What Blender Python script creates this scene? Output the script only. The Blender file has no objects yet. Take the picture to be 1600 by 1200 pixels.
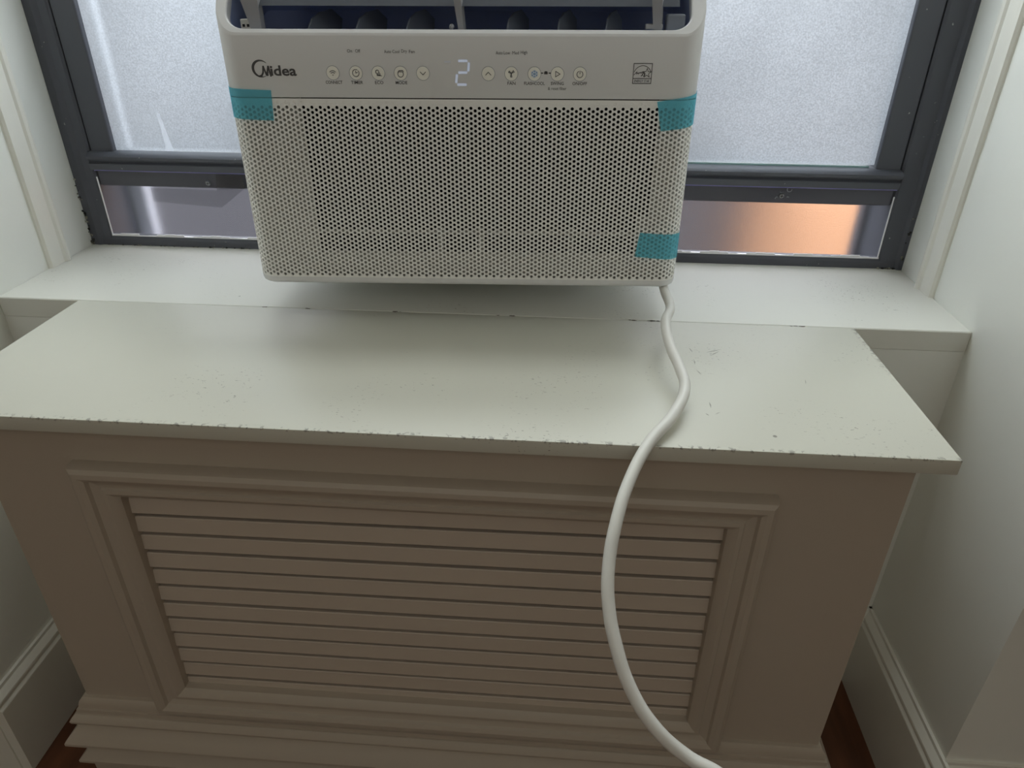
import bpy, bmesh, math, random
from mathutils import Vector, Matrix, Euler
random.seed(7)
sc = bpy.context.scene
COL = sc.collection
R = math.radians

# ------------------------------------------------------------------ camera, sky, exposure
cam_d = bpy.data.cameras.new('camera')
cam = bpy.data.objects.new('camera', cam_d); COL.objects.link(cam)
cam.location = (0.59906, -0.51447, 0.94959)
cam.rotation_euler = (R(60.287), R(-0.422), R(4.084))
cam_d.sensor_width = 36.0; cam_d.lens = 24.779
cam_d.clip_start = 0.01; cam_d.clip_end = 200
sc.camera = cam

w = bpy.data.worlds.new('overcast_sky'); sc.world = w; w.use_nodes = True
nt = w.node_tree; nt.nodes.clear()
wo = nt.nodes.new('ShaderNodeOutputWorld'); bg = nt.nodes.new('ShaderNodeBackground')
tc = nt.nodes.new('ShaderNodeTexCoord'); sx = nt.nodes.new('ShaderNodeSeparateXYZ')
mr = nt.nodes.new('ShaderNodeMapRange'); cr = nt.nodes.new('ShaderNodeValToRGB')
nt.links.new(tc.outputs['Generated'], sx.inputs[0]); nt.links.new(sx.outputs['Z'], mr.inputs[0])
mr.inputs[1].default_value = -1; mr.inputs[2].default_value = 1
cr.color_ramp.elements[0].position = 0.45; cr.color_ramp.elements[0].color = (0.30, 0.31, 0.33, 1)
cr.color_ramp.elements[1].position = 1.0; cr.color_ramp.elements[1].color = (1.0, 1.02, 1.04, 1)
e = cr.color_ramp.elements.new(0.52); e.color = (0.50, 0.52, 0.55, 1)
nt.links.new(mr.outputs[0], cr.inputs[0]); nt.links.new(cr.outputs[0], bg.inputs[0])
bg.inputs[1].default_value = 2.4
nt.links.new(bg.outputs[0], wo.inputs[0])

# daylight opening: portal that only guides sky sampling through the clear upper window
pl = bpy.data.lights.new('window_portal', 'AREA'); pl.shape = 'RECTANGLE'; pl.size = 1.14; pl.size_y = 1.06
pl.cycles.is_portal = True
po = bpy.data.objects.new('window_portal', pl); COL.objects.link(po)
po.location = (0.489, 0.56, 1.56); po.rotation_euler = (R(-90), 0, 0)

# bright sky entering through the clear upper sash
dl = bpy.data.lights.new('sky_daylight', 'AREA'); dl.shape = 'RECTANGLE'; dl.size = 1.10; dl.size_y = 1.10
dl.energy = 15.0; dl.color = (.97, .99, 1.0)
do = bpy.data.objects.new('sky_daylight', dl); COL.objects.link(do)
do.location = (0.489, 0.76, 1.62); do.rotation_euler = (R(-90 + 22), 0, 0)
# added soft fill lamp behind the camera; no window stands there
rl = bpy.data.lights.new('room_fill_light', 'AREA'); rl.shape = 'RECTANGLE'; rl.size = 2.6; rl.size_y = 1.3
rl.energy = 5.6; rl.color = (1.0, 1.0, .96)
ro = bpy.data.objects.new('room_fill_light', rl); COL.objects.link(ro)
ro.location = (0.55, -2.40, 2.05); ro.rotation_euler = (R(66), 0, 0)
sc.cycles.diffuse_bounces = 8; sc.cycles.sample_clamp_indirect = 8.0

vs = sc.view_settings
vs.view_transform = 'Standard'; vs.look = 'None'; vs.gamma = 1.0; vs.use_curve_mapping = False
vs.exposure = 0.58

# ------------------------------------------------------------------ materials
def mat(name, col, rough=0.5, metal=0.0, spec=0.5, coat=0.0, trans=0.0, ior=1.45, emit=None, es=0.0):
    m = bpy.data.materials.new(name); m.use_nodes = True
    b = m.node_tree.nodes['Principled BSDF']
    b.inputs['Base Color'].default_value = (*col, 1); b.inputs['Roughness'].default_value = rough
    b.inputs['Metallic'].default_value = metal; b.inputs['Specular IOR Level'].default_value = spec
    b.inputs['Coat Weight'].default_value = coat; b.inputs['Transmission Weight'].default_value = trans
    b.inputs['IOR'].default_value = ior
    if emit: b.inputs['Emission Color'].default_value = (*emit, 1); b.inputs['Emission Strength'].default_value = es
    return m
def N(m, t, **kw):
    n = m.node_tree.nodes.new(t)
    for k, v in kw.items():
        if k.startswith('i_'): n.inputs[k[2:].replace('_', ' ')].default_value = v
        else: setattr(n, k, v)
    return n
def L(m, a, b): m.node_tree.links.new(a, b)
def P(m): return m.node_tree.nodes['Principled BSDF']
def bump(m, scale, strength, dist=0.001, detail=3.0, stretch=None):
    t = N(m, 'ShaderNodeTexCoord'); n = N(m, 'ShaderNodeTexNoise', i_Scale=scale, i_Detail=detail)
    src = t.outputs['Object']
    if stretch:
        mp = N(m, 'ShaderNodeMapping'); mp.inputs['Scale'].default_value = stretch
        L(m, src, mp.inputs[0]); src = mp.outputs[0]
    L(m, src, n.inputs['Vector'])
    b = N(m, 'ShaderNodeBump', i_Strength=strength, i_Distance=dist)
    L(m, n.outputs['Fac'], b.inputs['Height']); L(m, b.outputs[0], P(m).inputs['Normal'])
    return n
def vary(m, c1, c2, scale, lo=0.35, hi=0.65, stretch=None):
    t = N(m, 'ShaderNodeTexCoord'); n = N(m, 'ShaderNodeTexNoise', i_Scale=scale, i_Detail=4.0)
    src = t.outputs['Object']
    if stretch:
        mp = N(m, 'ShaderNodeMapping'); mp.inputs['Scale'].default_value = stretch
        L(m, src, mp.inputs[0]); src = mp.outputs[0]
    L(m, src, n.inputs['Vector'])
    r = N(m, 'ShaderNodeValToRGB'); r.color_ramp.elements[0].position = lo; r.color_ramp.elements[1].position = hi
    r.color_ramp.elements[0].color = (*c1, 1); r.color_ramp.elements[1].color = (*c2, 1)
    L(m, n.outputs['Fac'], r.inputs[0]); L(m, r.outputs[0], P(m).inputs['Base Color'])
    return r.outputs[0]

M = {}
# painted walls
m = M['wall'] = mat('wall_paint', (.84, .85, .80), .42); vary(m, (.83, .84, .79), (.86, .87, .82), 3); bump(m, 14, .25, .002)
m = M['wall_room'] = mat('room_wall_paint', (.72, .66, .56), .6); bump(m, 14, .2, .002)
m = M['trim'] = mat('trim_paint', (.82, .81, .74), .33); bump(m, 20, .15, .001)
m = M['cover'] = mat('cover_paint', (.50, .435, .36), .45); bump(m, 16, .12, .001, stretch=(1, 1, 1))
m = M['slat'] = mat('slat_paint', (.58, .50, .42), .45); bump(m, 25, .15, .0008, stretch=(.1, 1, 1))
m = M['ceil'] = mat('ceiling_paint', (.75, .74, .70), .7)

def worn_paint(name, base, rough, edge_y=None):
    m = mat(name, base, rough); nd = P(m)
    t = N(m, 'ShaderNodeTexCoord')
    # fine dark flecks gathered in worn patches
    v = N(m, 'ShaderNodeTexNoise', i_Scale=430.0, i_Detail=2.0)
    mp = N(m, 'ShaderNodeMapping'); mp.inputs['Scale'].default_value = (.6, 1.1, 1)
    L(m, t.outputs['Object'], mp.inputs[0]); L(m, mp.outputs[0], v.inputs['Vector'])
    pch = N(m, 'ShaderNodeTexNoise', i_Scale=9.0, i_Detail=3.0); L(m, t.outputs['Object'], pch.inputs['Vector'])
    fl = N(m, 'ShaderNodeMapRange'); fl.inputs[1].default_value = .665; fl.inputs[2].default_value = .71
    L(m, v.outputs['Fac'], fl.inputs[0])
    pm = N(m, 'ShaderNodeMapRange'); pm.inputs[1].default_value = .53; pm.inputs[2].default_value = .68
    L(m, pch.outputs['Fac'], pm.inputs[0])
    mul = N(m, 'ShaderNodeMath', operation='MULTIPLY'); L(m, fl.outputs[0], mul.inputs[0]); L(m, pm.outputs[0], mul.inputs[1])
    # sparse isolated specks
    vo = N(m, 'ShaderNodeTexVoronoi', i_Scale=15.0); L(m, t.outputs['Object'], vo.inputs['Vector'])
    vr = N(m, 'ShaderNodeMapRange'); vr.inputs[1].default_value = .034; vr.inputs[2].default_value = .022
    L(m, vo.outputs['Distance'], vr.inputs[0])
    vsz = N(m, 'ShaderNodeSeparateColor'); L(m, vo.outputs['Color'], vsz.inputs[0])
    gt = N(m, 'ShaderNodeMath', operation='GREATER_THAN'); gt.inputs[1].default_value = .72; L(m, vsz.outputs[0], gt.inputs[0])
    sp = N(m, 'ShaderNodeMath', operation='MULTIPLY'); L(m, vr.outputs[0], sp.inputs[0]); L(m, gt.outputs[0], sp.inputs[1])
    # long fine scratches
    mx = N(m, 'ShaderNodeMath', operation='MAXIMUM'); L(m, mul.outputs[0], mx.inputs[0]); L(m, sp.outputs[0], mx.inputs[1])
    last = mx.outputs[0]
    if edge_y is not None:
        s = N(m, 'ShaderNodeSeparateXYZ'); L(m, t.outputs['Object'], s.inputs[0])
        er = N(m, 'ShaderNodeMapRange'); er.inputs[1].default_value = edge_y + .006; er.inputs[2].default_value = edge_y + .0006
        L(m, s.outputs['Y'], er.inputs[0])
        ev = N(m, 'ShaderNodeMapRange'); ev.inputs[1].default_value = .56; ev.inputs[2].default_value = .62
        en = N(m, 'ShaderNodeTexNoise', i_Scale=240.0, i_Detail=3.0); L(m, t.outputs['Object'], en.inputs['Vector'])
        L(m, en.outputs['Fac'], ev.inputs[0])
        zr = N(m, 'ShaderNodeMapRange'); zr.inputs[1].default_value = .5955; zr.inputs[2].default_value = .5978; L(m, s.outputs['Z'], zr.inputs[0])
        em0 = N(m, 'ShaderNodeMath', operation='MULTIPLY'); L(m, er.outputs[0], em0.inputs[0]); L(m, zr.outputs[0], em0.inputs[1])
        em = N(m, 'ShaderNodeMath', operation='MULTIPLY'); L(m, em0.outputs[0], em.inputs[0]); L(m, ev.outputs[0], em.inputs[1])
        m2 = N(m, 'ShaderNodeMath', operation='MAXIMUM'); L(m, last, m2.inputs[0]); L(m, em.outputs[0], m2.inputs[1])
        # rubbed right-hand edge
        xr_ = N(m, 'ShaderNodeMapRange'); xr_.inputs[1].default_value = .4635; xr_.inputs[2].default_value = .4695; L(m, s.outputs['X'], xr_.inputs[0])
        yr_ = N(m, 'ShaderNodeMapRange'); yr_.inputs[1].default_value = -.03; yr_.inputs[2].default_value = .05; L(m, s.outputs['Y'], yr_.inputs[0])
        ev2 = N(m, 'ShaderNodeMapRange'); ev2.inputs[1].default_value = .46; ev2.inputs[2].default_value = .56; L(m, en.outputs['Fac'], ev2.inputs[0])
        xa = N(m, 'ShaderNodeMath', operation='MULTIPLY'); L(m, xr_.outputs[0], xa.inputs[0]); L(m, yr_.outputs[0], xa.inputs[1])
        xb = N(m, 'ShaderNodeMath', operation='MULTIPLY'); L(m, xa.outputs[0], xb.inputs[0]); L(m, ev2.outputs[0], xb.inputs[1])
        m3 = N(m, 'ShaderNodeMath', operation='MAXIMUM'); L(m, m2.outputs[0], m3.inputs[0]); L(m, xb.outputs[0], m3.inputs[1])
        last = m3.outputs[0]
    mix = N(m, 'ShaderNodeMix', data_type='RGBA')
    sc_ = N(m, 'ShaderNodeMath', operation='MULTIPLY'); sc_.inputs[1].default_value = .75; L(m, last, sc_.inputs[0])
    L(m, sc_.outputs[0], mix.inputs[0])
    mix.inputs[6].default_value = (*base, 1); mix.inputs[7].default_value = (.17, .155, .13, 1)
    L(m, mix.outputs[2], nd.inputs['Base Color'])
    rn = N(m, 'ShaderNodeMapRange'); rn.inputs[3].default_value = rough - .01; rn.inputs[4].default_value = rough + .10
    L(m, pch.outputs['Fac'], rn.inputs[0]); L(m, rn.outputs[0], nd.inputs['Roughness'])
    bn = N(m, 'ShaderNodeTexNoise', i_Scale=60.0, i_Detail=4.0); L(m, t.outputs['Object'], bn.inputs['Vector'])
    b = N(m, 'ShaderNodeBump', i_Strength=.10, i_Distance=.001); L(m, bn.outputs['Fac'], b.inputs['Height'])
    L(m, b.outputs[0], nd.inputs['Normal'])
    return m
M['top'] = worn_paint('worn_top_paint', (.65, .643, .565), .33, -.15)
M['sill'] = worn_paint('worn_sill_paint', (.76, .76, .70), .42)
M['scratch'] = mat('scratched_paint', (.36, .35, .30), .6)
M['chip'] = mat('bare_wood_chip', (.13, .11, .085), .8)

# dark window frame paint with pale flecks
m = M['frame'] = mat('black_frame_paint', (.088, .093, .113), .38)
t = N(m, 'ShaderNodeTexCoord'); v = N(m, 'ShaderNodeTexNoise', i_Scale=170.0, i_Detail=2.0); L(m, t.outputs['Object'], v.inputs['Vector'])
r = N(m, 'ShaderNodeValToRGB'); r.color_ramp.elements[0].position = .74; r.color_ramp.elements[1].position = .78
r.color_ramp.elements[0].color = (.088, .093, .113, 1); r.color_ramp.elements[1].color = (.4, .4, .4, 1)
L(m, v.outputs['Fac'], r.inputs[0]); L(m, r.outputs[0], P(m).inputs['Base Color'])
M['strip'] = mat('grey_weatherstrip', (.13, .13, .155), .5)
M['groove'] = mat('frame_groove', (.008, .008, .01), .8)
M['dirt'] = mat('dirty_caulk', (.10, .10, .085), .9); vary(M['dirt'], (.02, .02, .018), (.32, .31, .26), 120, .45, .6)
M['screw'] = mat('zinc_screw', (.55, .58, .60), .3, 1.0)
M['edge_glow'] = mat('white_edge_glow', (.85, .85, .88), .6)  # plain white standing in for daylight at the acrylic panel edges

# frosted film: scatters daylight, lets blurred shapes through
m = M['film'] = bpy.data.materials.new('frosted_film'); m.use_nodes = True
n = m.node_tree; n.nodes.clear()
out = n.nodes.new('ShaderNodeOutputMaterial'); mixs = n.nodes.new('ShaderNodeMixShader'); mixg = n.nodes.new('ShaderNodeMixShader')
tr = n.nodes.new('ShaderNodeBsdfTranslucent'); rf = n.nodes.new('ShaderNodeBsdfRefraction'); gl = n.nodes.new('ShaderNodeBsdfGlossy')
t = N(m, 'ShaderNodeTexCoord'); gn = N(m, 'ShaderNodeTexNoise', i_Scale=520.0, i_Detail=2.0); L(m, t.outputs['Object'], gn.inputs['Vector'])
gr = N(m, 'ShaderNodeMapRange'); gr.inputs[1].default_value = .3; gr.inputs[2].default_value = .7; gr.inputs[3].default_value = .66; gr.inputs[4].default_value = 1.0
L(m, gn.outputs['Fac'], gr.inputs[0])
cm = N(m, 'ShaderNodeMix', data_type='RGBA', blend_type='MULTIPLY'); cm.inputs[0].default_value = 1.0
cm.inputs[6].default_value = (.56, .59, .65, 1); L(m, gr.outputs[0], cm.inputs[7])
bl = N(m, 'ShaderNodeTexNoise', i_Scale=4.5, i_Detail=2.0); L(m, t.outputs['Object'], bl.inputs['Vector'])
br = N(m, 'ShaderNodeMapRange'); br.inputs[1].default_value = .3; br.inputs[2].default_value = .7; br.inputs[3].default_value = .86; br.inputs[4].default_value = 1.12
L(m, bl.outputs['Fac'], br.inputs[0])
cm2 = N(m, 'ShaderNodeMix', data_type='RGBA', blend_type='MULTIPLY'); cm2.inputs[0].default_value = 1.0
L(m, cm.outputs[2], cm2.inputs[6]); L(m, br.outputs[0], cm2.inputs[7])
L(m, cm2.outputs[2], tr.inputs[0]); rf.inputs['Color'].default_value = (.88, .91, .97, 1); rf.inputs['Roughness'].default_value = .45; rf.inputs['IOR'].default_value = 1.25
gl.inputs['Roughness'].default_value = .35; gl.inputs['Color'].default_value = (.6, .6, .6, 1)
mixs.inputs[0].default_value = .35; L(m, tr.outputs[0], mixs.inputs[1]); L(m, rf.outputs[0], mixs.inputs[2])
mixg.inputs[0].default_value = .04; L(m, mixs.outputs[0], mixg.inputs[1]); L(m, gl.outputs[0], mixg.inputs[2]); L(m, mixg.outputs[0], out.inputs[0])
m = M['streak'] = bpy.data.materials.new('moisture_streak'); m.use_nodes = True; n = m.node_tree; n.nodes.clear()
o_ = n.nodes.new('ShaderNodeOutputMaterial'); a_ = n.nodes.new('ShaderNodeBsdfTransparent'); b_ = n.nodes.new('ShaderNodeBsdfTranslucent'); c_ = n.nodes.new('ShaderNodeMixShader')
b_.inputs[0].default_value = (.95, .95, .97, 1); c_.inputs[0].default_value = .40
L(m, a_.outputs[0], c_.inputs[1]); L(m, b_.outputs[0], c_.inputs[2]); L(m, c_.outputs[0], o_.inputs[0])
# clear window glass (thin)
def thin_glass(name, tint, refl=.06, rough=.02):
    m = bpy.data.materials.new(name); m.use_nodes = True; n = m.node_tree; n.nodes.clear()
    out = n.nodes.new('ShaderNodeOutputMaterial'); mx = n.nodes.new('ShaderNodeMixShader')
    a = n.nodes.new('ShaderNodeBsdfTransparent'); a.inputs[0].default_value = (*tint, 1)
    g = n.nodes.new('ShaderNodeBsdfGlossy'); g.inputs['Roughness'].default_value = rough
    mx.inputs[0].default_value = refl; L(m, a.outputs[0], mx.inputs[1]); L(m, g.outputs[0], mx.inputs[2]); L(m, mx.outputs[0], out.inputs[0])
    return m
M['glass'] = thin_glass('window_glass', (.95, .97, .96))
M['edge'] = mat('glass_edge_green', (.30, .46, .45), .2, trans=.5)
# textured acrylic filler panel
m = M['acrylic'] = mat('textured_acrylic', (.93, .93, .97), .25, trans=1.0, ior=1.35)
t = N(m, 'ShaderNodeTexCoord'); gn = N(m, 'ShaderNodeTexNoise', i_Scale=600.0, i_Detail=1.0); L(m, t.outputs['Object'], gn.inputs['Vector'])
gb = N(m, 'ShaderNodeBump', i_Strength=.12, i_Distance=.0006); L(m, gn.outputs['Fac'], gb.inputs['Height']); L(m, gb.outputs[0], P(m).inputs['Normal'])
M['acrylic_edge'] = mat('acrylic_edge', (.30, .28, .62), .3)
M['flap'] = thin_glass('clear_plastic_flap', (.72, .72, .74), .12, .2)

# appliance plastics
m = M['plastic'] = mat('white_plastic', (.765, .77, .79), .40); bump(m, 900, .06, .0003)
M['grille'] = mat('grille_plastic', (.91, .91, .90), .45)
M['backing'] = mat('inner_plastic', (.50, .495, .47), .6)
M['filter'] = mat('dark_filter', (.006, .006, .006), .9)
M['duct'] = mat('duct_plastic', (.36, .43, .66), .45)
M['vane'] = mat('vane_plastic', (.22, .25, .31), .4)
M['flapgrey'] = mat('louver_plastic', (.115, .13, .16), .35)
M['arm'] = mat('louver_arm_plastic', (.34, .35, .38), .45)
M['ink'] = mat('grey_print', (.055, .055, .06), .6)
M['ink2'] = mat('logo_print', (.085, .083, .086), .45)
M['blueink'] = mat('indigo_print', (.05, .055, .09), .6)
M['button'] = mat('button_plastic', (.94, .93, .87), .45)
M['cool'] = mat('lit_cool_icon', (.16, .24, .34), .4, emit=(.35, .6, .9), es=.06)
M['led'] = mat('led_segment', (.6, .65, .75), .4, emit=(.62, .72, .95), es=.16)
M['led_dim'] = mat('led_segment_dim', (.6, .62, .66), .4, emit=(.6, .65, .8), es=.05)
m = M['cord'] = mat('cord_vinyl', (.78, .77, .73), .42)
# teal tape: see-through film
m = M['tape'] = bpy.data.materials.new('teal_tape'); m.use_nodes = True; n = m.node_tree
b = P(m); b.inputs['Base Color'].default_value = (.34, .72, .82, 1); b.inputs['Roughness'].default_value = .4
tp = n.nodes.new('ShaderNodeBsdfTransparent'); tp.inputs[0].default_value = (.60, .89, .95, 1)
mx = n.nodes.new('ShaderNodeMixShader'); mx.inputs[0].default_value = .22
L(m, tp.outputs[0], mx.inputs[1]); L(m, b.outputs[0], mx.inputs[2]); L(m, mx.outputs[0], n.nodes['Material Output'].inputs[0])
# floor and outdoors
m = M['floor'] = mat('dark_wood_floor', (.11, .04, .018), .35); vary(m, (.07, .025, .012), (.17, .065, .03), 6, .3, .7, (6, 1, 1)); 
m = M['stucco'] = mat('grey_stucco', (.09, .088, .097), .9); vary(m, (.08, .078, .087), (.10, .097, .107), .8)
m = M['brick'] = mat('orange_brick', (.66, .345, .185), .9)
M['concrete'] = mat('pale_concrete', (.25, .25, .265), .9)
M['alu'] = mat('aluminium', (.82, .86, .95), .45)
M['track'] = mat('dark_track', (.12, .12, .14), .6)
M['steel'] = mat('painted_steel', (.60, .61, .62), .5)

# ------------------------------------------------------------------ helpers
def link(o, parent=None):
    COL.objects.link(o)
    if parent: o.parent = parent
    return o
def mesh_obj(name, me, material, parent=None):
    if material: me.materials.append(material)
    return link(bpy.data.objects.new(name, me), parent)
def obj(name, bm, material, parent=None, off=None, smooth=None):
    """bm is in world coordinates unless off is None and parent has no offset."""
    o_ = parent.get('_o') if parent else None
    if off is None and o_ is not None: off = Vector(o_)
    if off is not None: bmesh.ops.translate(bm, verts=bm.verts, vec=-Vector(off))
    me = bpy.data.meshes.new(name); bm.to_mesh(me); bm.free()
    if smooth is not None:
        me.polygons.foreach_set('use_smooth', [True] * len(me.polygons))
        try: me.set_sharp_from_angle(angle=R(smooth))
        except Exception: pass
    o = mesh_obj(name, me, material, parent)
    if parent and o_ is not None: o['_o'] = [0, 0, 0] if False else list(o_)
    return o
def box(bm, x0, x1, y0, y1, z0, z1, bev=0.0, seg=2):
    r = bmesh.ops.create_cube(bm, size=1.0); vs_ = r['verts']
    bmesh.ops.scale(bm, verts=vs_, vec=(x1 - x0, y1 - y0, z1 - z0))
    bmesh.ops.translate(bm, verts=vs_, vec=((x0 + x1) / 2, (y0 + y1) / 2, (z0 + z1) / 2))
    if bev:
        es = list({e for v_ in vs_ for e in v_.link_edges})
        bmesh.ops.bevel(bm, geom=es, offset=bev, segments=seg, profile=.5, affect='EDGES')
    return bm
def B(*a, **k): return box(bmesh.new(), *a, **k)
def extrude_profile(prof, axis, a, b):
    """closed profile swept along one axis; prof = [(p, q)] in the two other axes (in xyz order)"""
    bm = bmesh.new(); rings = []
    for s in (a, b):
        ring = []
        for p, q in prof:
            c = {'x': (s, p, q), 'y': (p, s, q), 'z': (p, q, s)}[axis]
            ring.append(bm.verts.new(c))
        rings.append(ring)
    n_ = len(prof)
    for i in range(n_):
        j = (i + 1) % n_; bm.faces.new((rings[0][i], rings[0][j], rings[1][j], rings[1][i]))
    bm.faces.new(rings[0][::-1]); bm.faces.new(rings[1])
    bmesh.ops.recalc_face_normals(bm, faces=bm.faces)
    return bm
def empty(name, loc, label=None, cat=None, group=None, kind=None, keep=True):
    o = bpy.data.objects.new(name, None); link(o); o.location = loc; o.empty_display_size = .05
    if keep: o['_o'] = list(loc)
    tag(o, label, cat, group, kind); return o
def tag(o, label=None, cat=None, group=None, kind=None):
    if label: o['label'] = label
    if cat: o['category'] = cat
    if group: o['group'] = group
    if kind: o['kind'] = kind
    return o
def struct(name, bm, material, smooth=None):
    return tag(obj(name, bm, material, smooth=smooth), kind='structure')

XL, XR = -0.1074, 1.0846         # alcove side walls
YF, YB = 0.030, 0.267            # alcove mouth, wall under the sill
YW = 0.474                       # window frame front
ZT = 0.5985                      # top of radiator cover and sill

# ------------------------------------------------------------------ setting
struct('floor', B(-1.9, 3.0, -2.6, .5, -.05, 0), M['floor'])
struct('ceiling', B(-1.9, 3.0, -2.6, .5, 2.6, 2.7), M['ceil'])
struct('wall_left', B(-1.8, XL, YF, .50, 0, 2.6), M['wall'])
struct('wall_right', B(XR, 2.8, YF, .50, 0, 2.6), M['wall'])
struct('wall_window', B(XL, XR, YB, .50, 0, ZT - .0265), M['wall'])
struct('wall_above_window', B(XL, XR, .44, .50, 2.12, 2.6), M['wall'])
struct('wall_room_left', B(-1.9, -1.8, -2.6, YF, 0, 2.6), M['wall_room'])
struct('wall_room_right', B(2.8, 2.9, -2.6, YF, 0, 2.6), M['wall_room'])
struct('wall_room_back', B(-1.9, 2.9, -2.6, -2.5, 0, 2.6), M['wall_room'])
# sill board with its apron, lip a hair proud of the wall below
sb = bmesh.new(); box(sb, XL, XR, YB - .0012, .482, ZT - .0265, ZT, .0012, 1)
sill = struct('trim_1', sb, M['sill'])
# stop mouldings on both reveals
def stop(x, s):
    p = [(x, .368), (x + s * .0025, .3685), (x + s * .0055, .371), (x + s * .006, .377), (x + s * .006, .396), (x + s * .0085, .399),
         (x + s * .0095, .403), (x + s * .0085, .407), (x + s * .005, .4095), (x, .410)]
    return extrude_profile(p, 'z', ZT, 2.12)
struct('trim_2', stop(XL, 1), M['trim'])
struct('trim_3', stop(XR, -1), M['trim'])

def bb_prof(d0, s):   # (depth coordinate, z) — plain board with a moulded cap
    pts = [(0, 0), (.014, 0), (.014, .123), (.0135, .1245), (.0105, .128), (.0105, .1315), (.012, .1335), (.0115, .136), (.007, .141), (.0045, .1435), (.004, .148), (0, .148)]
    return [(d0 + s * a, z) for a, z in pts]
struct('baseboard_left', extrude_profile(bb_prof(XL, 1), 'y', YF - .012, YB), M['trim'])
struct('baseboard_right', extrude_profile(bb_prof(XR, -1), 'y', YF - .012, YB), M['trim'])
struct('baseboard_window', extrude_profile(bb_prof(YB, -1), 'x', XL, XR), M['trim'])
struct('baseboard_room_left', extrude_profile(bb_prof(YF, -1), 'x', -1.8, XL + .0005), M['trim'])
struct('baseboard_room_right', extrude_profile(bb_prof(YF, -1), 'x', XR - .0005, 2.8), M['trim'])

# ------------------------------------------------------------------ window
win = empty('window_1', (0.489, .5, ZT), kind='structure')
def wpart(name, bm, mt, label=None, parent=None, smooth=None):
    o = obj(name, bm, mt, parent or win, smooth=smooth)
    if label: o['label'] = label
    return o
wpart('bottom_frame', extrude_profile([(YW, ZT), (YW, ZT + .009), (YW + .003, ZT + .0135), (YW + .008, ZT + .015), (YW + .014, ZT + .0145), (YW + .014, ZT - .02), (YW + .012, ZT - .02), (YW + .012, ZT)], 'x', XL, XR), M['frame'])
wpart('jamb', extrude_profile([(XL, YW), (XL + .012, YW - .002), (XL + .020, YW + .001), (XL + .031, YW + .001), (XL + .034, YW + .004), (XL + .034, .545), (XL, .545)], 'z', ZT, 2.10), M['frame'])
wpart('jamb', extrude_profile([(XR, YW - .004), (XR - .006, YW - .004), (XR - .010, YW + .001), (XR - .031, YW + .001), (XR - .034, YW + .004), (XR - .034, .545), (XR, .545)], 'z', ZT, 2.10), M['frame'])
wpart('head_frame', B(XL, XR, YW, .545, 2.08, 2.12), M['frame'])
# sliding lower sash
sash = bmesh.new(); box(sash, XL + .0355, -.0385, YW + .003, .512, .714, 1.36, .002); wpart('sash_stile', sash, M['frame'])
sash = bmesh.new(); box(sash, 1.0168, XR - .0355, YW + .003, .512, .714, 1.36, .002); wpart('sash_stile', sash, M['frame'])
rail = [(YW - .006, .7115), (YW - .008, .716), (YW - .008, .7205), (YW - .0045, .7225), (YW - .006, .7245), (YW - .010, .727), (YW - .011, .731), (YW - .008, .7338), (YW - .003, .7352), (YW + .006, .7362), (.512, .7362), (.512, .7115)]
wpart('sash_rail', extrude_profile(rail, 'x', XL + .0345, XR - .0355), M['frame'], smooth=50)
sash = bmesh.new(); box(sash, XL + .0345, XR - .0345, YW, .53, 1.36, 1.40, .002); wpart('meeting_rail', sash, M['frame'])
for x0, x1 in ((XL + .034, -.04), (1.018, XR - .034)):
    wpart('upper_stile', B(x0, x1, .50, .535, 1.40, 2.08), M['frame'])
# panes
g = wpart('glass_pane', B(-.0400, 1.0180, .486, .490, .7350, 1.361), M['glass'])
bm = bmesh.new()
v4 = [bm.verts.new(c) for c in ((-.0385, .4852, .7362), (1.0165, .4852, .7395), (1.0165, .4852, 1.04), (-.0385, .4852, 1.04))]
bm.faces.new(v4)
wpart('frosted_film', bm, M['film'], 'frosted film', g)
wpart('glass_edge', B(.70, 1.0100, .4825, .4858, .7352, .7385, .0012), M['edge'], 'green glass edge', g)
wpart('glass_pane', B(-.0420, 1.0200, .512, .516, 1.395, 2.085), M['glass'])
bm = bmesh.new()
st = [(.0335, .786), (.0362, .7875), (.0390, .786), (.0410, .770), (.0470, .7385), (.0555, .7375), (.0475, .7372), (.0362, .7372), (.0352, .765)]
vsx = [bm.verts.new((x, .4842, z)) for x, z in st]; bm.faces.new(vsx)
bmesh.ops.solidify(bm, geom=bm.faces[:], thickness=.0002)
wpart('moisture_streak', bm, M['streak'], 'pale streak on the frosted film', g)
# weatherstrip under the sash
wpart('weatherstrip', B(XL + .0355, XR - .0355, .4795, .496, .6865, .7115, .002), M['strip'])
# acrylic filler panels either side of the appliance, edges catching the light
def filler(x0, x1, flip):
    pnl = bmesh.new(); box(pnl, x0, x1, .4768, .4790, ZT + .0152, .7085)
    o = wpart('filler_panel', pnl, M['acrylic'], 'clear textured acrylic panel')
    wpart('panel_edge', B(x0, x1, .4755, .4790, .7085, .7100), M['acrylic_edge'], 'violet cut edge', o)
    # white strips that paint in daylight glowing along the bottom and jamb edges
    bm = bmesh.new(); n_ = 24
    for i in range(n_):
        a = x0 + (x1 - x0) * i / n_; b = x0 + (x1 - x0) * (i + 1) / n_
        h = .0030 + .0014 * math.sin(i * 1.3) + random.uniform(-.0006, .0006)
        box(bm, a, b, .4752, .4768, ZT + .0138, ZT + .0138 + h)
    wpart('glow_strip', bm, M['edge_glow'], None, o)
    xs = x0 if flip else x1 - .0022
    wpart('glow_strip', B(xs, xs + .0018, .4752, .4768, ZT + .015, .700, .0005), M['edge_glow'], None, o)
    return o
pl_ = filler(XL + .0335, .262, True)
pr_ = filler(.736, XR - .0335, False)
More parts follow.
